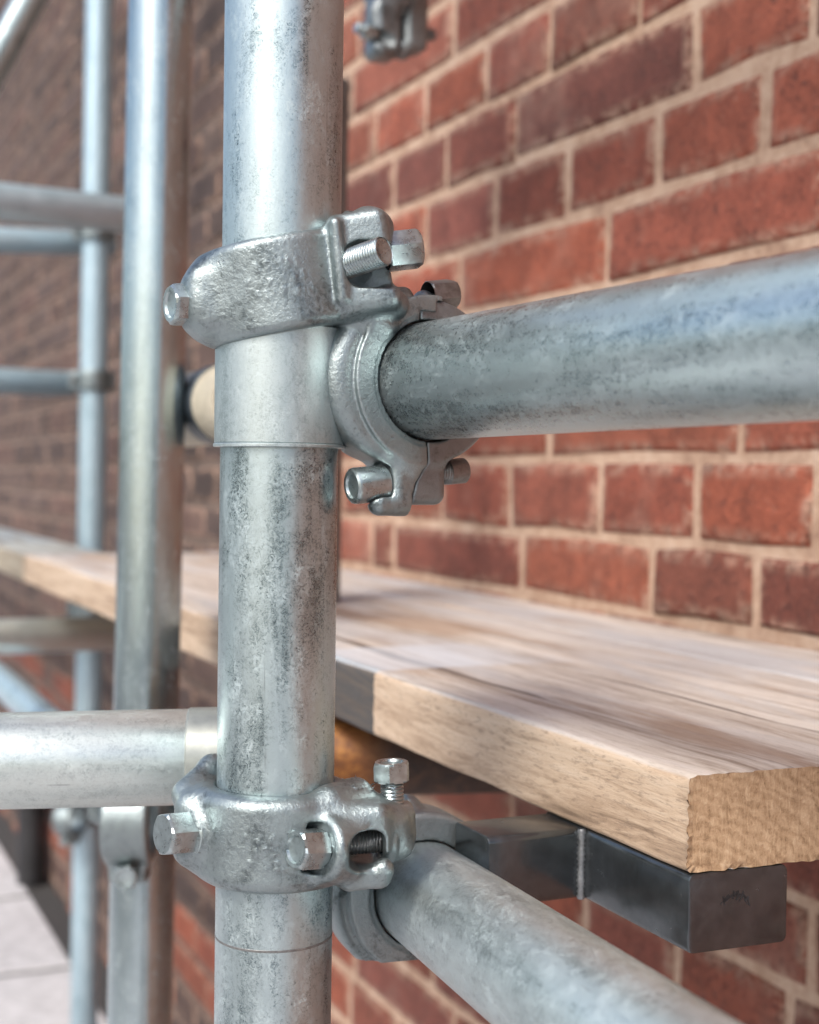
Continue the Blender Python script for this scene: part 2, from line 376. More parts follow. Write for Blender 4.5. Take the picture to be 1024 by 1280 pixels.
# ------------------------------------------------------------------ signed distance casting
def surface_nets(Fv, org, h):
    nx, ny, nz = Fv.shape
    S = Fv < 0
    acc = np.zeros((nx - 1, ny - 1, nz - 1, 3), np.float32); cnt = np.zeros((nx - 1, ny - 1, nz - 1), np.float32)
    def sub(A, dx, dy, dz): return A[dx:nx - 1 + dx, dy:ny - 1 + dy, dz:nz - 1 + dz]
    cor = [(0, 0, 0), (1, 0, 0), (0, 1, 0), (1, 1, 0), (0, 0, 1), (1, 0, 1), (0, 1, 1), (1, 1, 1)]
    for a in range(8):
        for b in range(a + 1, 8):
            df = [cor[b][i] - cor[a][i] for i in range(3)]
            if sum(abs(x) for x in df) != 1: continue
            fa, fb = sub(Fv, *cor[a]), sub(Fv, *cor[b])
            ch = sub(S, *cor[a]) != sub(S, *cor[b])
            t = np.where(ch, fa / np.where(ch, fa - fb, 1), 0)
            for i in range(3): acc[..., i] += np.where(ch, cor[a][i] + t * df[i], 0)
            cnt += ch
    act = cnt > 0
    idx = np.full(act.shape, -1, np.int64); idx[act] = np.arange(act.sum())
    base = np.stack(np.nonzero(act), 1).astype(np.float32)
    V = (base + acc[act] / cnt[act][:, None]) * h + np.array(org, np.float32)
    Q = []
    for ax in range(3):
        o1, o2 = [i for i in range(3) if i != ax]
        sl = [slice(None)] * 3
        sa = [slice(1, -1)] * 3; sb = [slice(1, -1)] * 3
        sa[ax] = slice(0, -1); sb[ax] = slice(1, None)
        A, B = S[tuple(sa)], S[tuple(sb)]
        ii = np.stack(np.nonzero(A != B), 1)
        ins = A[tuple(ii.T)]
        ii = ii.copy(); ii[:, o1] += 1; ii[:, o2] += 1
        def cell(d1, d2):
            c = ii.copy(); c[:, o1] -= d1; c[:, o2] -= d2
            return idx[tuple(c.T)]
        q = np.stack([cell(1, 1), cell(0, 1), cell(0, 0), cell(1, 0)], 1)
        flip = ins if ax != 1 else ~ins
        q[~flip] = q[~flip][:, ::-1]
        Q.append(q)
    Q = np.concatenate(Q); Q = Q[(Q >= 0).all(1)]
    return V, Q

class SDF:
    def __init__(s, lo, hi, h):
        s.lo, s.h = np.array(lo, np.float32), h
        ax = [np.arange(lo[i], hi[i] + h, h, dtype=np.float32) for i in range(3)]
        s.X, s.Y, s.Z = np.meshgrid(*ax, indexing='ij', sparse=False)
        s.d = np.full(s.X.shape, 1e3, np.float32)
    def rel(s, c): return s.X - c[0], s.Y - c[1], s.Z - c[2]
    def axial(s, c, a):
        a = np.array(a, float); a = a / np.linalg.norm(a)
        x, y, z = s.rel(c); t = x * a[0] + y * a[1] + z * a[2]
        r = np.sqrt(np.maximum(x * x + y * y + z * z - t * t, 0)); return t, r
    def cyl(s, c, a, t0, t1, r, rd=0.0):
        t, q = s.axial(c, a); m, hh = (t0 + t1) / 2, (t1 - t0) / 2
        dx, dy = q - r + rd, np.abs(t - m) - hh + rd
        return np.minimum(np.maximum(dx, dy), 0) + np.sqrt(np.maximum(dx, 0) ** 2 + np.maximum(dy, 0) ** 2) - rd
    def ann(s, c, a, t0, t1, r1, r2, rd=0.0):
        t, q = s.axial(c, a); m, hh = (t0 + t1) / 2, (t1 - t0) / 2
        dx, dy = np.abs(q - (r1 + r2) / 2) - (r2 - r1) / 2 + rd, np.abs(t - m) - hh + rd
        return np.minimum(np.maximum(dx, dy), 0) + np.sqrt(np.maximum(dx, 0) ** 2 + np.maximum(dy, 0) ** 2) - rd
    def cap(s, a, b, r):
        a, b = np.array(a, float), np.array(b, float); ba = b - a; L = float(ba @ ba) or 1.0
        x, y, z = s.rel(a); t = np.clip((x * ba[0] + y * ba[1] + z * ba[2]) / L, 0, 1)
        return np.sqrt((x - ba[0] * t) ** 2 + (y - ba[1] * t) ** 2 + (z - ba[2] * t) ** 2) - r
    def box(s, c, half, R=None, rd=0.0):
        x, y, z = s.rel(c)
        R = np.eye(3) if R is None else np.array(R, float)
        q = [np.abs(x * R[i][0] + y * R[i][1] + z * R[i][2]) - half[i] + rd for i in range(3)]
        return np.minimum(np.maximum(q[0], np.maximum(q[1], q[2])), 0) + np.sqrt(sum(np.maximum(k_, 0) ** 2 for k_ in q)) - rd
    def ell(s, c, rad):
        x, y, z = s.rel(c); k0 = np.sqrt((x / rad[0]) ** 2 + (y / rad[1]) ** 2 + (z / rad[2]) ** 2)
        return (k0 - 1) * min(rad)
    def add(s, b, k=0.0):
        if k <= 0: s.d = np.minimum(s.d, b)
        else:
            hh = np.maximum(k - np.abs(s.d - b), 0) / k
            s.d = np.minimum(s.d, b) - hh * hh * k * 0.25
    def cut(s, b, k=0.0):
        b = -b
        if k <= 0: s.d = np.maximum(s.d, b)
        else:
            hh = np.maximum(k - np.abs(s.d - b), 0) / k
            s.d = np.maximum(s.d, b) + hh * hh * k * 0.25
    def stroke(s, a, b, r, k=0.45):
        """small raised stroke: only touches its neighbourhood"""
        lo = np.minimum(a, b) - 3 * r - k; hi = np.maximum(a, b) + 3 * r + k
        i0 = np.maximum(((lo - s.lo) / s.h).astype(int), 0); i1 = np.maximum(((hi - s.lo) / s.h).astype(int) + 2, 0)
        sl = tuple(slice(i0[i], i1[i]) for i in range(3))
        X, Y, Z = s.X[sl], s.Y[sl], s.Z[sl]
        if X.size == 0: return
        ba = b - a; L = float(ba @ ba) or 1.0
        x, y, z = X - a[0], Y - a[1], Z - a[2]; t = np.clip((x * ba[0] + y * ba[1] + z * ba[2]) / L, 0, 1)
        d = np.sqrt((x - ba[0] * t) ** 2 + (y - ba[1] * t) ** 2 + (z - ba[2] * t) ** 2) - r
        D = s.d[sl]; hh = np.maximum(k - np.abs(D - d), 0) / k
        s.d[sl] = np.minimum(D, d) - hh * hh * k * 0.25
    def mesh(s, name):
        V, Q = surface_nets(s.d, s.lo, s.h)
        me = bpy.data.meshes.new(name)
        me.vertices.add(len(V)); me.vertices.foreach_set('co', (V * 0.001).astype(np.float32).ravel())
        me.loops.add(len(Q) * 4); me.loops.foreach_set('vertex_index', Q.astype(np.int32).ravel())
        me.polygons.add(len(Q)); me.polygons.foreach_set('loop_start', np.arange(0, len(Q) * 4, 4, dtype=np.int32))
        me.polygons.foreach_set('loop_total', np.full(len(Q), 4, np.int32))
        me.polygons.foreach_set('use_smooth', np.ones(len(Q), bool))
        me.update(calc_edges=True); me.validate()
        return me

def quat_to(d): return ZAX.rotation_difference(Vector(d).normalized())

def place(o, a_mm, d):
    o.location = Vector(a_mm) * 0.001; o.rotation_mode = 'QUATERNION'; o.rotation_quaternion = quat_to(d)
    return o

def hex_head(parent, a, b, r, mat='bolt', name='bolt_head', flange=0.0, dish=True, sides=6, spin=0.2):
    """hexagonal nut or head from a (seat) to b (outer end), mm; chamfered, dished end face"""
    a, b = Vector(a), Vector(b); L = (b - a).length * 0.001; r = r * 0.001
    V, F = [], []
    n = sides * 4
    def hexr(ang, R):
        k = math.pi / sides; t = (ang % (2 * k)) - k
        return min(R, R * math.cos(k) / math.cos(t) * 1.012)
    prof = []
    if flange: prof += [(flange * 0.001, 0.0, 'c'), (flange * 0.001, 0.0014, 'c'), (r * 1.0, 0.0022, 'h')]
    else: prof += [(r * 0.9, 0.0, 'c'), (r, 0.0007, 'h')]
    prof += [(r, L - 0.0018, 'h'), (r * 0.955, L - 0.0007, 'h'), (r * 0.83, L, 'c')]
    if dish: prof += [(r * 0.66, L - 0.0001, 'c'), (r * 0.60, L - 0.0011, 'c'), (r * 0.30, L - 0.0015, 'c'), (0.00001, L - 0.0014, 'c')]
    else: prof += [(0.00001, L, 'c')]
    for R, z, kd in prof:
        for i in range(n):
            t = 2 * math.pi * i / n + spin
            rr = hexr(2 * math.pi * i / n, R) if kd == 'h' else R
            V.append((rr * math.cos(t), rr * math.sin(t), z))
    for j in range(len(prof) - 1):
        for i in range(n): F.append((j * n + i, j * n + (i + 1) % n, (j + 1) * n + (i + 1) % n, (j + 1) * n + i))
    o = link(name, sharp(mesh_from(name, V, F), 22), M[mat], parent)
    return place(o, a, b - a)

def stud(parent, a, b, r, pitch=1.25, plain=0.0, mat='bolt', name='threaded_stud', depth=0.6, endlip=True):
    """threaded rod from a to b (mm): real helix; the last «plain» mm are smooth"""
    a, b = Vector(a), Vector(b); L = (b - a).length
    n, V, F = 28, [], []
    steps = max(2, int((L - plain) / pitch * 4))
    zs = [i * (L - plain) / steps for i in range(steps + 1)]
    rows = []
    for z in zs: rows.append((z, True, 1.0))
    if plain: rows += [(L - plain + 0.05, False, 1.0), (L - 0.8, False, 1.0)]
    else: rows += [(L - 0.8, False, 0.97)]
    rows += [(L, False, 0.86)]
    if endlip: rows += [(L - 0.15, False, 0.66), (L - 0.9, False, 0.5)]
    rows += [(L - (1.0 if endlip else 0), False, 0.001)]
    for z, th, sc in rows:
        for i in range(n):
            t = 2 * math.pi * i / n
            rr = r * sc
            if th: rr -= depth * abs(((z / pitch + i / n) % 1.0) * 2 - 1)
            V.append((rr * math.cos(t) * 0.001, rr * math.sin(t) * 0.001, z * 0.001))
    for j in range(len(rows) - 1):
        for i in range(n): F.append((j * n + i, j * n + (i + 1) % n, (j + 1) * n + (i + 1) % n, (j + 1) * n + i))
    o = link(name, sharp(mesh_from(name, V, F), 38), M[mat], parent)
    return place(o, a, b - a)

# ------------------------------------------------------------------ setting: ground, paving
def box_mesh(name, x0, x1, y0, y1, z0, z1, bev=0.0, seg=2):
    bm = bmesh.new(); bmesh.ops.create_cube(bm, size=1)
    for v in bm.verts: v.co = Vector(((x0 + x1) / 2 + v.co.x * (x1 - x0), (y0 + y1) / 2 + v.co.y * (y1 - y0), (z0 + z1) / 2 + v.co.z * (z1 - z0)))
    if bev: bmesh.ops.bevel(bm, geom=bm.edges[:], offset=bev, segments=seg, affect='EDGES', profile=0.5)
    me = bpy.data.meshes.new(name); bm.to_mesh(me); bm.free()
    return sharp(me, 35)

gm = mesh_from('ground', [(-600, -600, -0.12), (600, -600, -0.12), (600, 600, -0.12), (-600, 600, -0.12)], [(0, 1, 2, 3)], False)
tag(link('ground', gm, M['asphalt']), kind='structure')
pave = link('pavement', box_mesh('pavement', -1.90, 0.6645, -6, 14, -0.1, -0.004), M['grit']); tag(pave, kind='structure')
protos = [box_mesh('paving_slab', -0.296, 0.296, -0.268, 0.268, -0.044, 0.0, 0.004, 1) for _ in range(1)]
for i in range(4):
    for j in range(-6, 22):
        o = link('paving_slab', protos[0], M['slab'], pave)
        o.location = (0.598 - 0.297 - 0.6 * i, 3.35 + 0.56 * (j - 6), rnd.uniform(-0.001, 0.001))
        o.rotation_euler = (rnd.uniform(-0.003, 0.003), rnd.uniform(-0.003, 0.003), rnd.uniform(-0.004, 0.004))
kerb_me = box_mesh('kerb_stone', -0.075, 0.075, -0.448, 0.448, -0.13, 0.0, 0.012, 2)
for j in range(-6, 15):
    o = link('kerb_stone', kerb_me, M['kerb'], pave); o.location = (-1.98, 0.9 * j, 0.0)

# ------------------------------------------------------------------ brick wall
WN = 0.664
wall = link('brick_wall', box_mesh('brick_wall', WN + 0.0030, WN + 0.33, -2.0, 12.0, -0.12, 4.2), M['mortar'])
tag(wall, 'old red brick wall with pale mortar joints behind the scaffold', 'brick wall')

beds = [0.36, 0.427, 0.489, 0.557, 0.624, 0.691, 0.756, 0.817, 0.878, 0.938, 1.000, 1.068, 1.144, 1.2195, 1.287, 1.3575, 1.427, 1.494]
while beds[0] > 0.02: beds.insert(0, beds[0] - 0.0672)
while beds[-1] < 4.1: beds.append(beds[-1] + 0.0690)
i0 = min(range(len(beds)), key=lambda i: abs(beds[i] - 1.0))     # bed at z = 1.000
seen_joints = {   # measured cross-joints along the wall, by course above bed i0 + key
    0: [0.7999, 0.942, 1.0866, 1.2520, 1.407], 1: [0.8882, 1.1778], 3: [1.0789, 1.3706], 4: [0.865, 1.0055, 1.1509, 1.2919, 1.4618],
    5: [0.9538, 1.252, 1.408, 1.5542], 6: [1.0354, 1.1845, 1.3179, 1.4668, 1.6099], 7: [1.105, 1.397], -1: [0.8674, 1.0016, 1.2257, 1.5409, 1.6043],
    -4: [0.843, 0.978], -5: [0.7959], -8: [1.415, 1.56], -9: [1.36, 1.6427]}
def course_joints(k):
    js = list(seen_joints.get(k, []))
    head = (k % 2 == 0)
    if not js: js = [1.0 + (0.07 if head else 0.0) + rnd.uniform(-0.03, 0.03)]
    def step():
        if head: return 0.1435 + rnd.uniform(-0.007, 0.007)
        return (0.292 if rnd.random() < 0.86 else 0.146) + rnd.uniform(-0.008, 0.008)
    while js[0] > -1.9: js.insert(0, js[0] - step())
    while js[-1] < 11.8: js.append(js[-1] + step())
    return js

def brick_variant(seed):
    """unit brick: x length 0..1 (along wall), z height 0..1, front at y=0 facing -y, metre offsets kept by caller"""
    q = random.Random(seed)
    return [q.uniform(-1, 1) for _ in range(40)]

def brick_geo(Lb, Hb, var):
    """returns verts (n, along, z) with front face on n=0, faces, edge values"""
    c = 0.0042
    pts = [(0, 0), (0.5, 0), (1, 0), (1, 1), (0.5, 1), (0, 1)]
    out, mid, inn = [], [], []
    for i, (px, pz) in enumerate(pts):
        jx, jz = var[i] * 0.0022, var[i + 6] * 0.0022
        sx = -1 if px == 0 else (1 if px == 1 else 0); sz = -1 if pz == 0 else 1
        X, Zz = px * Lb + jx, pz * Hb + jz
        out.append((0.030, X, Zz)); 
        mid.append((0.0032 + 0.0010 * var[i + 12], X, Zz))
        inn.append((0.0 + 0.0005 * var[i + 18], X - sx * (c + 0.001 * var[i + 24]), Zz - sz * (c + 0.001 * var[i + 30])))
    core = [(-0.0004, Lb * 0.5 + (px - 0.5) * (Lb - 0.026), Hb * 0.5 + (pz - 0.5) * (Hb - 0.026)) for px, pz in pts]
    V = out + mid + inn + core
    F = []
    for i in range(6):
        j = (i + 1) % 6
        F += [(i, 6 + i, 6 + j, j), (6 + i, 12 + i, 12 + j, 6 + j), (12 + i, 18 + i, 18 + j, 12 + j)]
    F += [(18, 23, 22, 19), (19, 22, 21, 20)]
    E = [1.0] * 12 + [0.85] * 6 + [0.0] * 6
    return V, F, E

fwn, rin, upn = np.array(fw), np.array(ri), np.array(up)
def pix(P):
    v = np.array(P) - np.array((0, 0, CAM_H)); d = v @ fwn
    if d < 0.1: return None
    return 512 + 1800 * (v @ rin) / d, 640 - 1800 * (v @ upn) / d, d

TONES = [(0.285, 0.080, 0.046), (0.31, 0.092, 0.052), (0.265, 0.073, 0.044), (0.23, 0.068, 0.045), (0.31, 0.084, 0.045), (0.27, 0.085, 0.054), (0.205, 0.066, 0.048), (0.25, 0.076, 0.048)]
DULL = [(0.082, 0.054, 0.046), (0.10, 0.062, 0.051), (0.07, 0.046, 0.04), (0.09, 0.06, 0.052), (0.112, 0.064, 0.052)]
bricks = []
for bi in range(len(beds) - 1):
    k = bi - i0
    js = course_joints(k)
    for a, b in zip(js[:-1], js[1:]):
        g = 0.0042
        y0, y1, z0, z1 = a + g, b - g, beds[bi] + 0.0044, beds[bi + 1] - 0.0044
        if y1 - y0 < 0.03: continue
        ym, zm = (y0 + y1) / 2, (z0 + z1) / 2
        s = pix((WN, ym, zm)); area = 0.0
        if s and -60 < s[0] < 1084 and -40 < s[1] < 1320: 
            area = (y1 - y0) * (z1 - z0) / s[2] ** 2 * (0.664 / s[2])
            # parts of the frame where the wall is hidden by the deck or the large tubes
            if 281 < s[0] < 415: area *= 0.02
            if 880 < s[1] < 1010 and s[0] < 270: area *= 0.1
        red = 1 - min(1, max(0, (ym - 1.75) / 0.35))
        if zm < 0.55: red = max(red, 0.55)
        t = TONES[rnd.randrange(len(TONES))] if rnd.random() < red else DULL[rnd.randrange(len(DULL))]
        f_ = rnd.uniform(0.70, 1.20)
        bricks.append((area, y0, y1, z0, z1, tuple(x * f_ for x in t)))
bricks.sort(key=lambda q: -q[0])
near, rest = bricks[:298], bricks[298:]
variants = [brick_variant(s) for s in range(7)]
cache = {}
for n_, (ar, y0, y1, z0, z1, t) in enumerate(near):
    Lb, Hb = y1 - y0, z1 - z0
    key = (round(Lb * 125), round(Hb * 250), n_ % 7)
    if key not in cache:
        V, F, Ed = brick_geo(key[0] / 125, key[1] / 250, variants[key[2]])
        me = mesh_from('brick', V, F, False)
        at = me.attributes.new('edge', 'FLOAT', 'POINT'); at.data.foreach_set('value', Ed)
        cache[key] = sharp(me, 60)
        me.materials.append(M['brick'])
    o = link('brick', cache[key], M['brick'], wall, (WN + rnd.uniform(-0.0012, 0.0012), y0, z0))
    o.scale = (1, Lb / (key[0] / 125), Hb / (key[1] / 250))
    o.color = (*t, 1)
V, F, Ed, Tn = [], [], [], []
for n_, (ar, y0, y1, z0, z1, t) in enumerate(rest):
    v, f_, e = brick_geo(y1 - y0, z1 - z0, variants[n_ % 7]); b0 = len(V)
    d = rnd.uniform(-0.0012, 0.0012)
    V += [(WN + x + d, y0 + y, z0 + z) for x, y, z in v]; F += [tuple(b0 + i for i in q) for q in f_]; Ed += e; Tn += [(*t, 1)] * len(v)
me = mesh_from('brickwork', V, F, False)
me.attributes.new('edge', 'FLOAT', 'POINT').data.foreach_set('value', Ed)
me.attributes.new('tone', 'FLOAT_COLOR', 'POINT').data.foreach_set('color', np.array(Tn, np.float32).ravel())
tag(link('brickwork', me, M['brick_far'], wall), kind='stuff')

# cast iron drainpipe at the foot of the far wall
dp = tag(empty('iron_pipe', (0.618, 3.74, -0.04)), 'short black iron pipe stub at the foot of the far brick wall', 'pipe')
V, F = lathe([(0.032, 0), (0.037, 0.0), (0.037, 0.36), (0.032, 0.36), (0.032, 0.0)], 32)
link('pipe', sharp(mesh_from('pipe', V, F), 50), M['iron'], dp)
for zz in (0.24,): ring_part('bracket', dp, zz, zz + 0.05, 0.036, 0.044, 'iron', 32)

# ------------------------------------------------------------------ scaffold tubes
MX, MY = 0.1916, 0.5629
SEAM = 0.8608
main = make_tube('thick mottled zinc upright nearest the camera, running through both cast couplers', (MX + 0.0003, MY + 0.003, 0.0), (MX - 0.0006, MY - 0.006, 2.75), mat='zinc', n=128, spin=0.4)
ZU, ZL = 1.1291, 0.9032
ring_part('joint_line', main, SEAM - 0.0005, SEAM + 0.0005, 0.0240, 0.02430, 'bolt_dark', 128, 0.0001)
# plain sleeve round the upright under the upper coupler
ring_part('collar_sleeve', main, ZU - 0.0663, ZU - 0.019, 0.0244, 0.0266, 'sleeve', 128)
ring_part('collar_lip', main, ZU - 0.0676, ZU - 0.0661, 0.0244, 0.0270, 'sleeve', 128, 0.0003)

LD = Vector((0.111, -0.994, 0.010)).normalized(); LF = Vector((0.2485, 0.537, 1.0898))
make_tube('blurred thick horizontal tube gripped by the upper coupler and coming forward past the bricks', LF - LD * 0.052, LF + LD * 0.60, mat='zinc_ledger', n=128, spin=0.8)
BD = Vector((-0.1238, -0.9905, 0.0591)).normalized(); BF = Vector((0.2688, 0.580, 0.8638))
make_tube('pale sloping tube gripped by the lower coupler, running out at the bottom of the view', BF - BD * 0.045, BF + BD * 0.50, r=0.0232, mat='zinc_slope', n=128, spin=2.2)
TP = Vector((0.2286, 0.6058, 0.92498)); TD = Vector((0.9369, -0.3489, 0.0224)).normalized()
tr = make_tube('whitish horizontal tube crossing in front of the thinner upright at the left edge', TP - TD * 1.25, TP + TD * 0.0, r=0.0213, mat='zinc_warm', n=96, spin=1.1)
ring_part('end_sleeve', tr, 1.25 - 0.060, 1.249, 0.0214, 0.0219, 'end_paint', 96)
make_tube('slim shiny upright standing just left of the nearest upright, behind the whitish cross tube', (0.2443, 1.0476, 0.0), (0.290, 1.090, 2.75), mat='zinc_left', n=96, spin=0.3)
back = make_tube('short cream painted tube with a dark ring, seen between the two left uprights', (0.3145, 0.985, 1.1035), (0.3145, 1.200, 1.1027), r=0.0300, mat='cream')
ring_part('dark_band', back, 0.052, 0.080, 0.0296, 0.0312, 'dark_ring')
make_tube('thin bluish upright farthest back on the left, close to the wall', (0.5200, 2.58, 0.0), (0.5540, 2.64, 2.9), mat='zinc_far')
make_tube('dark upright whose capped top shows just right of the nearest upright', (0.4530, 1.230, 0.9362), (0.4550, 1.227, 1.405), mat='zinc_dark')
make_tube('rust orange tube lying in shade under the boards beside the nearest upright', (0.245, 0.905, 0.8660), (0.655, 0.80, 0.8660), r=0.0262, mat='rust')


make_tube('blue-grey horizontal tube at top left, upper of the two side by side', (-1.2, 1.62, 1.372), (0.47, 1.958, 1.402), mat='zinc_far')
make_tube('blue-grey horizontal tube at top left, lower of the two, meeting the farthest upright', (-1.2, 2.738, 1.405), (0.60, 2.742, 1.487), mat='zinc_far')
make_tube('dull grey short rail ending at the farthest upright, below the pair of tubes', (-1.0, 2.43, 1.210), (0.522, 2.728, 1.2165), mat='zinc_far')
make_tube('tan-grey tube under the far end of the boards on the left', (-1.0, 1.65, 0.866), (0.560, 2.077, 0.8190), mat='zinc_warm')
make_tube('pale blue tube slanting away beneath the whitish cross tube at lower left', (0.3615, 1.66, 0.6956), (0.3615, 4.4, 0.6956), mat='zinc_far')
make_tube('white diagonal brace cutting the top left corner of the view', (0.05, 2.38, 1.13), (0.60, 2.17, 2.26), mat='zinc')
make_tube('tube at the top edge carrying the small hanging clamp', (0.5210, 1.235, 1.5080), (0.5210, 0.50, 1.5080), mat='zinc')

# ------------------------------------------------------------------ boards
def board(label, x0, x1, y0, y1, ztop, th, mat, seed, fine=True, tilt=0.0):
    q = random.Random(seed); R = 0.0042
    W_ = x1 - x0; L_ = y1 - y0
    prof = []
    def arc(cx, cz, a0):
        for i in range(5):
            a = a0 + i * math.pi / 8
            prof.append((cx + R * math.cos(a), cz + R * math.sin(a)))
    def run(p, q_, n):
        for i in range(1, n): prof.append((p[0] + (q_[0] - p[0]) * i / n, p[1] + (q_[1] - p[1]) * i / n))
    nn = 90 if fine else 12; mm = 18 if fine else 3
    arc(R, -R, math.pi / 2); run((0, -R), (0, -th + R * 0.4), mm)
    R_, R = R, R * 0.4
    arc(R, -th + R, math.pi); run((R, -th), (W_ - R, -th), nn); arc(W_ - R, -th + R, 1.5 * math.pi)
    run((W_, -th + R), (W_, -R_), mm); R = R_
    arc(W_ - R, -R, 0); run((W_ - R, 0), (R, 0), nn)
    n = len(prof); V, F = [], []
    ys = [0.0, 0.0006, 0.004] + [0.02 + (L_ - 0.04) * i / 40 for i in range(41)] + [L_]
    slow = [q.uniform(-1, 1) for _ in range(60)]
    for j, y in enumerate(ys):
        for i, (px, pz) in enumerate(prof):
            jy = (q.uniform(-1, 1) * 0.0011) if (j == 0 and fine) else 0
            bow = 0.0006 * slow[j % 60]
            cxp = min(1, max(0, px / W_))
            sk = 0.0
            V.append((px + (bow if i % 3 else bow * 0.6), y + jy + tilt * px * (1 - y / L_), pz + 0.0004 * slow[(j * 7 + i // 6) % 60] * (1 if j > 1 else 0.5)))
    for j in range(len(ys) - 1):
        for i in range(n): F.append((j * n + i, (j + 1) * n + i, (j + 1) * n + (i + 1) % n, j * n + (i + 1) % n))
    F.append(tuple(range(len(V) - 1, len(V) - n - 1, -1)))
    b0 = len(V); cx_, cz_ = W_ / 2, -th / 2          # sawn end: a flat inset face inside the splintered edge
    for i, (px, pz) in enumerate(prof):
        qx, qz = cx_ + (px - cx_) * (1 - 0.0022 / (W_ / 2)), cz_ + (pz - cz_) * (1 - 0.0022 / (th / 2))
        V.append((qx, 0.0002 + tilt * qx, qz))
    for i in range(n): F.append((i, (i + 1) % n, b0 + (i + 1) % n, b0 + i))
    F.append(tuple(range(b0, b0 + n)))
    o = link('scaffold_board', sharp(mesh_from('scaffold_board', V, F), 50), M[mat], None, (x0, y0, ztop))
    return tag(o, label, 'scaffold board', 'scaffold boards laid as a deck')
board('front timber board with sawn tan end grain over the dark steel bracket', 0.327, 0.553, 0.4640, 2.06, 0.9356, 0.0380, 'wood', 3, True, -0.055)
board('grey narrow timber board lying between the front board and the brick wall', 0.556, 0.656, 0.40, 2.075, 0.9350, 0.0380, 'wood_back', 5)
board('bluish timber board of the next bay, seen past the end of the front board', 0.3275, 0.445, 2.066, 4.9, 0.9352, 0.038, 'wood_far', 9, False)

# ------------------------------------------------------------------ steel bracket under the boards
br = tag(empty('steel_bracket', (0.327, 0.4632, 0.8975)), 'dark square steel bracket jutting out under the front board end', 'bracket')
def rhs(name, Lx, y0, y1, z0, z1, x0=0.0, skew=0.0, parent=br, b=0.0028):
    bm = bmesh.new(); bmesh.ops.create_cube(bm, size=1)
    for v in bm.verts:
        x = x0 + (v.co.x + 0.5) * Lx; y = y0 + (v.co.y + 0.5) * (y1 - y0); z = z0 + (v.co.z + 0.5) * (z1 - z0)
        if v.co.y < 0: y += skew * (x - x0)
        v.co = Vector((x, y, z))
    long = [e for e in bm.edges if abs((e.verts[0].co - e.verts[1].co).normalized().y) > 0.9] if y1 - y0 > Lx else [e for e in bm.edges if abs((e.verts[0].co - e.verts[1].co).normalized().x) > 0.9]
    bmesh.ops.bevel(bm, geom=long, offset=b, segments=3, affect='EDGES', profile=0.5)
    rest_ = [e for e in bm.edges if e.calc_face_angle(0) > 0.9]
    bmesh.ops.bevel(bm, geom=rest_, offset=0.0006, segments=2, affect='EDGES', profile=0.5)
    me = bpy.data.meshes.new(name); bm.to_mesh(me); bm.free()
    return link(name, sharp(me, 30), M['steel'], parent)
rhs('arm', 0.0465, 0.0, 0.1145, -0.0318, -0.0004, 0.0002, -0.03)
rhs('crossbar', 0.046, 0.0800, 0.1130, -0.0316, -0.0006, -0.0462)
# weld bead in the corner between them
V, F = [], []
wr = random.Random(4); K = 26
for i in range(K + 1):
    z = -0.0316 + 0.031 * i / K; rr = 0.0019 + (0.0005 if i % 2 else -0.0002) + wr.uniform(-0.0002, 0.0002)
    for j in range(8):
        a = 2 * math.pi * j / 8; V.append((-0.0004 + rr * math.cos(a), 0.0797 + rr * math.sin(a), z))
for i in range(K):
    for j in range(8): F.append((i * 8 + j, i * 8 + (j + 1) % 8, (i + 1) * 8 + (j + 1) % 8, (i + 1) * 8 + j))
link('weld_bead', mesh_from('weld_bead', V, F), M['weld'], br)
# illegible worn marking on the end face
V, F = [], []
for i in range(30):
    t = i / 29; x = 0.0155 + 0.0125 * t + wr.uniform(-0.0006, 0.0006); z = -0.0128 + 0.0028 * math.sin(t * 2.9) * 1.1 - 0.002 * t + wr.uniform(-0.0013, 0.0013)
    a = wr.uniform(0.4, 2.4); l, h_ = wr.uniform(0.0005, 0.0016), wr.uniform(0.00018, 0.00045)
    dx, dz = math.cos(a), math.sin(a); b0 = len(V)
    for sx, sz in ((-1, -1), (1, -1), (1, 1), (-1, 1)):
        px, pz = x + sx * l * dx - sz * h_ * dz, z + sx * l * dz + sz * h_ * dx
        V.append((px, -0.03 * px - 0.00012, pz))
    F.append((b0, b0 + 1, b0 + 2, b0 + 3))
link('worn_marking', mesh_from('worn_marking', V, F, False), M['ink'], br)

# ------------------------------------------------------------------ the two hero couplers (built in a frame turned to face -y of the upright)
AL = math.atan2(MX, MY)
QF = Quaternion((0, 0, 1), -AL)        # frame: x right of the upright, y away, z up, millimetres
def to_frame(p, z0): 
    d = QF.inverted() @ (Vector(p) - Vector((MX, MY, z0))); return np.array(d) * 1000
def dir_frame(d): return np.array(QF.inverted() @ Vector(d))
def unit(v): v = np.array(v, float); return v / np.linalg.norm(v)
def text_relief(s, rows, surf, q, r=0.45, h=3.6, adv=3.0):
    """rows of worn raised foundry characters: each a few strokes laid on surf(s, t)"""
    for (s0, s1, t0) in rows:
        x = s0
        while x < s1:
            g = [(0, 0), (0, 1), (0.6, 0), (0.6, 1), (0, .5), (.6, .5)]
            for _ in range(q.choice((2, 3, 3))):
                a, b = q.sample(g, 2)
                A = surf(x + a[0] * h * 0.8, t0 + a[1] * h); B = surf(x + b[0] * h * 0.8, t0 + b[1] * h)
                s.stroke(A, B, r * q.uniform(0.7, 1.2))
            x += adv * q.uniform(0.9, 1.5)

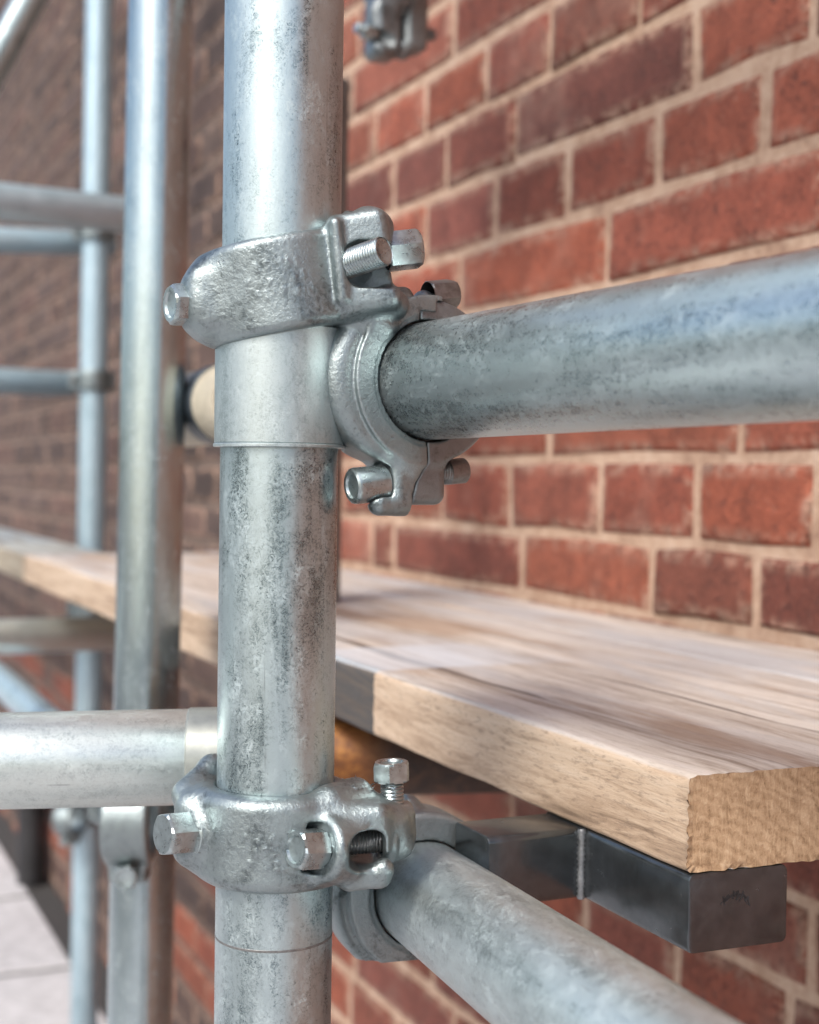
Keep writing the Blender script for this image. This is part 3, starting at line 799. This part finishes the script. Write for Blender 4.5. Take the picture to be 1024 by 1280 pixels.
def upper_coupler():
    root = tag(empty('tube_coupler', (MX, MY, ZU), QF), 'large cast coupler with raised lettering clamping the forward horizontal tube to the nearest upright', 'tube coupler', 'cast tube couplers')
    c = to_frame(LF, ZU); a = unit(dir_frame(LD))
    hz = unit((-a[1], a[0], 0)); hz = hz if hz[0] > 0 else -hz      # horizontal, across the ring
    upv = np.cross(hz, a); upv = upv if upv[2] > 0 else -upv
    s = SDF((-52, -46, -100), (84, 40, 36), 0.66)
    tau = math.radians(11.5); R = np.array([[math.cos(tau), 0, math.sin(tau)], [0, 1, 0], [-math.sin(tau), 0, math.cos(tau)]])
    zax = R[2]; bc = np.array((0, 0, -4.0))
    s.add(s.cyl(bc, zax, -18.6, 19.2, 32.2, 3.8))
    s.add(s.box((-24, -9, -8.5), (12, 14, 14.5), R, 7), 6)
    s.add(s.ell((-31, -8, -10.8), (9.5, 12, 14)), 6)
    s.add(s.cyl((-29.5, -10, -11), unit((-.93, -.36, -.03)), 0, 8.5, 9.6, 2.5), 4)
    # forked lugs on the right, U slot open to the right
    s.add(s.box((32.5, -9, 6.0), (12.5, 18, 20.2), R, 4.5), 4)
    s.add(s.cap((38, -13, -9.5), (46, -13.5, -9.5), 5.6), 4)
    s.add(s.cap((34, -17, 23), (39, -15, 21), 5.8), 4)
    s.add(s.cap((26, -16, 23.5), (26.4, -16, 25.0), 2.4), 1.5)
    s.cut(s.box((45, -26, 4.8), (17.5, 27, 9.0), None, 4.0), 1.5)
    s.cut(s.cap((31.0, -40, 4.8), (31.0, -6, 4.8), 8.6), 1.5)
    # ribs beside the slot
    s.add(s.cap((21.0, -28.5, 20.0), (24.2, -26.6, -9.0), 2.2), 3)
    # bore for the upright
    # ring round the horizontal tube
    s.add(s.ann(c, a, -36, 0, 20, 34.6, 3.2), 0)
    s.add(s.cyl(c - hz * 11 + upv * 0.5, a, -31, -2.2, 34.5, 7.5), 1.0)
    s.add(s.ann(c, a, -5, 0.5, 27, 35.2, 0.8), 0.6)
    s.add(s.cap((27, -17, -9), (40, -12, -18), 6.0), 5)
    s.add(s.cap((20, 6, -14), (36, 12, -26), 9), 5)
    # hinge lug on top of the ring
    tp = c + upv * 33.0 - a * 14
    s.add(s.cap(tp - hz * 14 + upv * 1.0, tp - hz * 6 + upv * 2.5, 4.2), 3)
    # bolt lug beneath the ring
    bl = c - upv * 41.5 - a * 13 - hz * 9.5
    Rl = np.array([hz, a, upv])
    s.add(s.box(bl, (8.6, 11.5, 12.5), Rl, 6.0), 6)
    s.add(s.cap(bl + hz * 2 - upv * 9 + a * 6, bl - hz * 11 - upv * 9 + a * 6, 5.0), 3)
    s.add(s.cap(c - upv * 30 - a * 4 - hz * 15, bl + hz * 3 + a * 9 + upv * 4, 2.6), 3)
    bo = bl - hz * 9
    s.cut(s.cyl(bo - upv * 0.5 + a * 3, hz, -14, 2.0, 8.6, 1), 1.2)
    # split plane: keep only the half towards the upright
    x, y, z = s.rel(c); sp = x * hz[0] + y * hz[1] + z * hz[2]
    zz = x * upv[0] + y * upv[1] + z * upv[2]
    line = np.interp(zz, [-60, -47, -42, -34, 0, 30], [-8.5, -8, -6.5, -2.0, -4, -6.5])
    below = (np.sqrt(x * x + y * y) < 999)
    mask = np.where((zz < 33) | (x > 4), sp - line, -1e3)
    fork = s.box((34, -16, 12), (30, 30, 23.5), None, 0)           # the fork stands clear of the ring's split
    s.d = np.maximum(s.d, np.where(fork < 0, -1e3, mask))
    s.cut(s.cyl((0, 0, -44), (0, 0, 1), -26, 24.2, 26.5))
    s.cut(s.cyl((0, 0, 0), (0, 0, 1), -80, 80, 24.5))
    s.cut(s.cyl(c, a, -60, 40, 25.1))
    q = random.Random(11)
    def band(sx, t):
        ang = sx / 32.2
        p = np.array((math.sin(ang) * 32.1, -math.cos(ang) * 32.1, 0)); return p + zax * t + np.array((0, 0, -4)) + np.array((0, 0, 1)) * (-(zax[0] * p[0] + zax[1] * p[1]))
    text_relief(s, [(-13, 12, 0.0), (-11, 13, -5.4), (-9, 10, 5.4)], band, q, 0.30, 3.2, 3.4)
    def rng(sx, t):
        ang = sx / 33.0
        return c - a * t - hz * (math.cos(ang) * 35.4) + upv * (math.sin(ang) * 35.4)
    text_relief(s, [(-26, 14, 9), (-18, 8, 17)], rng, q, 0.5, 5.0, 5.6)
    link('casting', s.mesh('casting'), M['cast'], root)
    # far half of the ring
    s = SDF((c[0] - 34, c[1] - 40, c[2] - 58), (c[0] + 44, c[1] + 50, c[2] + 42), 0.8)
    s.add(s.ann(c, a, -33, -0.6, 22, 33.8, 2.4))
    br_ = c - upv * 40.5 - a * 13 + hz * 2.5
    s.add(s.box(br_ - hz * 2.5, (9.7, 10.5, 10.5), Rl, 4.5), 5)
    s.add(s.cap(tp + hz * 4 + upv * 1, tp + hz * 10 - upv * 1.5, 5.0), 3)
    x, y, z = s.rel(c); sp = x * hz[0] + y * hz[1] + z * hz[2]; zz = x * upv[0] + y * upv[1] + z * upv[2]
    line = np.interp(zz, [-60, -47, -42, -34, 0, 30], [-8.5, -8, -6.5, -2.0, -4, -6.5])
    s.d = np.maximum(s.d, line + 0.75 - sp)
    s.cut(s.cyl(c, a, -60, 40, 25.1))
    link('hinged_flap', s.mesh('hinged_flap'), M['cast_dark'], root)
    # bolts
    hex_head(root, (-32.5, -11.0, -11.2), (-43.8, -16.6, -11.8), 8.4, 'bolt', flange=8.4, sides=6)
    stud(root, (24, -21.5, 4.4), (39.6, -35.2, 8.6), 5.9, 1.3, 0.0)
    hex_head(root, (42.5, -8.5, 12.4), (56.5, -6.5, 14.6), 8.3, 'bolt', 'nut', sides=6, spin=0.5)
    bd = unit(hz * 1.0 + np.array((0, 0, 0.10)))
    h0 = bl - hz * 7 - upv * 0.5 + a * 3
    hex_head(root, h0, h0 - bd * 15.5, 7.6, 'bolt', sides=12)
    hb = h0 - bd * 15.0
    e0 = br_ + hz * 4 + upv * 2.5 + a * 1
    stud(root, e0, e0 + bd * 17.5, 5.4, 1.3, 9.0, 'bolt_dark')
    p0 = tp + hz * 6 + upv * 3.5
    hex_head(root, p0, p0 + hz * 13 + upv * 2.0, 6.8, 'bolt_dark', 'nut', dish=False)
    return root
upper_coupler()

def lower_coupler():
    root = tag(empty('tube_coupler', (MX, MY, ZL), QF), 'cast coupler with open bolt window clamping the pale sloping tube to the nearest upright', 'tube coupler', 'cast tube couplers')
    c = to_frame(BF, ZL); a = unit(dir_frame(BD))
    hz = unit((-a[1], a[0], 0)); hz = hz if hz[0] > 0 else -hz
    upv = np.cross(hz, a); upv = upv if upv[2] > 0 else -upv
    s = SDF((-52, -50, -68), (86, 76, 36), 0.75)
    zax = np.array((0, 0, 1.0))
    s.add(s.cyl((0, 0, 1.0), zax, -19.3, 19.0, 32.6, 5.5))
    # left ear, loop and strap behind the upright
    s.add(s.box((-33, -3, 3), (7.5, 10.5, 15.5), None, 6), 7)
    s.add(s.cyl((-31, -9.5, 2.6), unit((-.85, -.5, .05)), -2, 5.5, 10.2, 2.5), 5)
    s.add(s.cap((-37, 1, 16), (-27, 16, 23), 5.2), 5)
    s.add(s.cap((-27, 16, 23), (-8, 30, 24), 5.0), 4)
    s.add(s.cap((-36, 0, -8), (-30, 2, -13), 5.0), 4)
    # round boss for the front bolt
    ba = unit((-.80, -.58, .12)); bc = np.array((23.0, -25.5, -0.6))
    s.add(s.cyl(bc, ba, -9, 7.0, 13.4, 3.2), 6)
    s.cut(s.cyl(bc + ba * 7, ba, -0.6, 5, 10.2, 1.0), 0.8)
    # window block and knuckle
    s.add(s.box((34.5, -14, 1.5), (12, 13.5, 15.5), None, 6), 5)
    s.add(s.cap((22, -19, 17), (33, -9, 18), 6.0), 6)
    s.add(s.cap((47, -14, 7), (49.5, -11, -2), 7.6), 5)
    s.cut(s.box((36.5, -26, -1.2), (7.4, 26, 7.6), None, 5), 1.8)
    s.cut(s.box((44.5, -34, -7.8), (6, 17, 4.2), None, 3), 1.5)
    s.add(s.cap((30, -22, -14.5), (42, -22, -13.0), 4.6), 3)
    s.add(s.cap((42, -22, -13.0), (43.5, -24, -9.5), 4.0), 3)
    s.add(s.cyl((44.5, -13.5, -0.6), (1, .12, .05), -2, 4, 8.6, 1.5), 1.5)
    s.cut(s.cyl((44.5, -13.5, -0.6), (1, .12, .05), -6, 2.5, 6.2), 0.8)
    # seat of the upright bolt
    s.add(s.box((49.5, -3, 5), (8, 8.5, 7), None, 3.5), 4)
    # ring round the sloping tube
    s.add(s.ann(c, a, -32, 0, 21, 35.5, 2.8), 0)
    s.add(s.cyl(c - hz * 6 - upv * 2, a, -31, -2.6, 35.5, 7.0), 1.0)
    s.add(s.ann(c, a, -5, 0.5, 26, 35.5, 0.8), 0.6)
    s.add(s.cap((24, -4, -10), (38, 18, -18), 9), 7)
    x, y, z = s.rel(c); sp = x * hz[0] + y * hz[1] + z * hz[2]; zz = x * upv[0] + y * upv[1] + z * upv[2]
    m = np.where(zz > 12, np.maximum(sp + 8, 0) * 0 + (sp + 7), -1e3)
    fork = s.box((36, -14, 4), (26, 24, 23), None, 0)
    m = np.where(fork < 0, -1e3, m)
    s.d = np.maximum(s.d, m)
    s.cut(s.cyl((0, 0, 0), (0, 0, 1), -80, 80, 24.6))
    s.cut(s.cyl(c, a, -60, 40, 23.9))
    q = random.Random(5)
    def band(sx, t):
        ang = sx / 32.6; return np.array((math.sin(ang) * 32.5, -math.cos(ang) * 32.5, t))
    text_relief(s, [(-14, 2, -2.5), (-10, 6, -7.5), (-12, 0, 2.5)], band, q, 0.4, 3.4, 3.6)
    for _ in range(40):
        p = np.array((q.uniform(26, 42), q.uniform(-18, -4), q.uniform(17, 22))); d_ = unit([q.uniform(-1, 1) for _ in range(3)])
        s.stroke(p, p + d_ * 3.2, 0.28, 0.5)
    link('casting', s.mesh('casting'), M['cast'], root)
    s = SDF((c[0] - 40, c[1] - 34, c[2] - 40), (c[0] + 46, c[1] + 40, c[2] + 46), 0.9)
    s.add(s.ann(c, a, -30, -0.8, 21, 36.5, 2.6))
    s.add(s.cap(c + upv * 33 - hz * 4 - a * 13, c + upv * 36 - hz * 5 - a * 13, 7), 4)
    x, y, z = s.rel(c); sp = x * hz[0] + y * hz[1] + z * hz[2]; zz = x * upv[0] + y * upv[1] + z * upv[2]
    s.d = np.maximum(s.d, np.maximum(12.6 - zz, -6.3 - sp))
    s.cut(s.cyl(c, a, -60, 40, 23.9))
    link('hinged_flap', s.mesh('hinged_flap'), M['cast_dark'], root)
    hex_head(root, (-33.0, -11.8, 2.8), (-44.5, -19.4, 3.8), 9.1, 'bolt', flange=9.8, dish=False, spin=0.30)
    e = bc + ba * 6.5
    hex_head(root, e, e + ba * 12.5, 8.3, 'bolt', sides=6, spin=0.1)
    stud(root, (26, -15, -1.6), (50, -12.6, -0.4), 5.2, 1.4, 0, 'bolt_dark', endlip=False)
    stud(root, (48.4, -4.5, 9.0), (47.7, -4.6, 23.5), 5.0, 1.5, 0, 'bolt')
    hex_head(root, (47.8, -4.6, 21.6), (47.4, -4.7, 29.6), 8.0, 'bolt', 'nut', spin=0.35)
    return root
lower_coupler()

# ------------------------------------------------------------------ smaller couplers farther off: upright along local z, cross tube along local x in front of it
def far_coupler():
    root = empty('tube_coupler', (0, 0, 0), Quaternion())
    s = SDF((-46, -92, -48), (46, 46, 48), 1.5)
    s.add(s.cyl((0, 0, 0), (0, 0, 1), -19, 19, 31.5, 5))
    s.add(s.box((34, 0, 0), (9, 10, 16), None, 4), 5); s.add(s.box((-32, 0, 0), (7, 9, 15), None, 4), 5)
    s.add(s.ann((0, -53, 0), (1, 0, 0), -17, 17, 22, 32, 4), 6)
    s.add(s.box((0, -53, -36), (14, 10, 9), None, 4), 5); s.add(s.box((0, -53, 34), (13, 9, 7), None, 4), 5)
    s.cut(s.box((0, -55.5, -36), (30, 0.9, 16))); s.cut(s.box((36, 1, 0), (14, 1.0, 30)))
    s.cut(s.cyl((0, 0, 0), (0, 0, 1), -60, 60, 24.4)); s.cut(s.cyl((0, -53, 0), (1, 0, 0), -60, 60, 24.4))
    link('casting', s.mesh('casting'), M['cast'], root)
    hex_head(root, (36, -9, 0), (36, -22, 0), 9, 'bolt'); stud(root, (36, 8, 0), (36, 24, 0), 5.5, 1.5, 4, 'bolt_dark', endlip=False)
    hex_head(root, (0, -62, -37), (0, -75, -37), 9, 'bolt'); stud(root, (0, -44, -37), (0, -26, -37), 5.5, 1.5, 4, 'bolt_dark', endlip=False)
    return root
def hanging_clamp():
    # local z along the tube towards the camera, local y up, local x to the right
    root = empty('tube_coupler', (0.5210, 1.215, 1.5080), Quaternion())
    root.rotation_quaternion = Matrix(((1, 0, 0), (0, 0, -1), (0, 1, 0))).to_quaternion()
    s = SDF((-48, -100, -26), (48, 44, 30), 1.2)
    s.add(s.cyl((0, 0, 0), (0, 0, 1), -21, 21, 34, 5))
    s.add(s.box((-13, -52, 0), (13, 28, 16), None, 7), 7); s.add(s.box((16, -46, 0), (12, 24, 14), None, 7), 7)
    s.add(s.cap((-22, -40, 8), (-17, -72, 9), 8), 4); s.add(s.cap((20, -44, 2), (6, -70, 2), 8), 5)
    x, y, z = s.X, s.Y, s.Z
    s.d = np.maximum(s.d, 0.9 - np.abs(x - np.interp(y, [-90, -74, -60, -48, -36, 40], [-6, -4, 4, 1, 7, 6])))
    s.cut(s.cap((-28, -60, 6), (-14, -66, 18), 6.5), 2)
    s.cut(s.cyl((0, 0, 0), (0, 0, 1), -60, 60, 24.4))
    link('casting', s.mesh('casting'), M['cast_dark'], root)
    hex_head(root, (-22, -58, 4), (-35, -57, 6), 8.0, 'bolt', 'nut'); stud(root, (-34, -57, 6), (-42, -56, 7), 5, 1.5, 3, 'bolt', endlip=False)
    stud(root, (24, -52, 0), (38, -50, 0), 6, 1.5, 4, 'bolt_dark', endlip=False)
    return tag(root, 'small clamp hanging at the top edge in front of the bricks', 'tube coupler', 'cast tube couplers')
hanging_clamp()
proto = far_coupler()
def copy_coupler(label, loc, rz, rx=0.0, first=[True]):
    if first[0]: first[0] = False; o = proto
    else:
        o = proto.copy(); COL.objects.link(o)
        for ch in list(proto.children):
            d = ch.copy(); COL.objects.link(d); d.parent = o; d.matrix_parent_inverse = ch.matrix_parent_inverse
    o.location = loc; o.rotation_mode = 'QUATERNION'
    o.rotation_quaternion = Quaternion((0, 0, 1), math.radians(rz)) @ Quaternion((1, 0, 0), math.radians(rx))
    return tag(o, label, 'tube coupler', 'cast tube couplers')
copy_coupler('blurred coupler on the slim shiny upright just beneath the whitish cross tube', (0.2549, 1.0574, 0.806), -22)
copy_coupler('blurred coupler joining the pair of blue-grey tubes to the farthest upright', (0.5358, 2.6078, 1.486), 170)
copy_coupler('blurred coupler where the dull grey rail meets the farthest upright', (0.5330, 2.6038, 1.2165), 172)
copy_coupler('blurred coupler on the farthest upright under the board edge', (0.5286, 2.5951, 0.805), -20)
copy_coupler('blurred coupler low on the farthest upright, below the whitish cross tube', (0.5248, 2.5885, 0.44), -45)
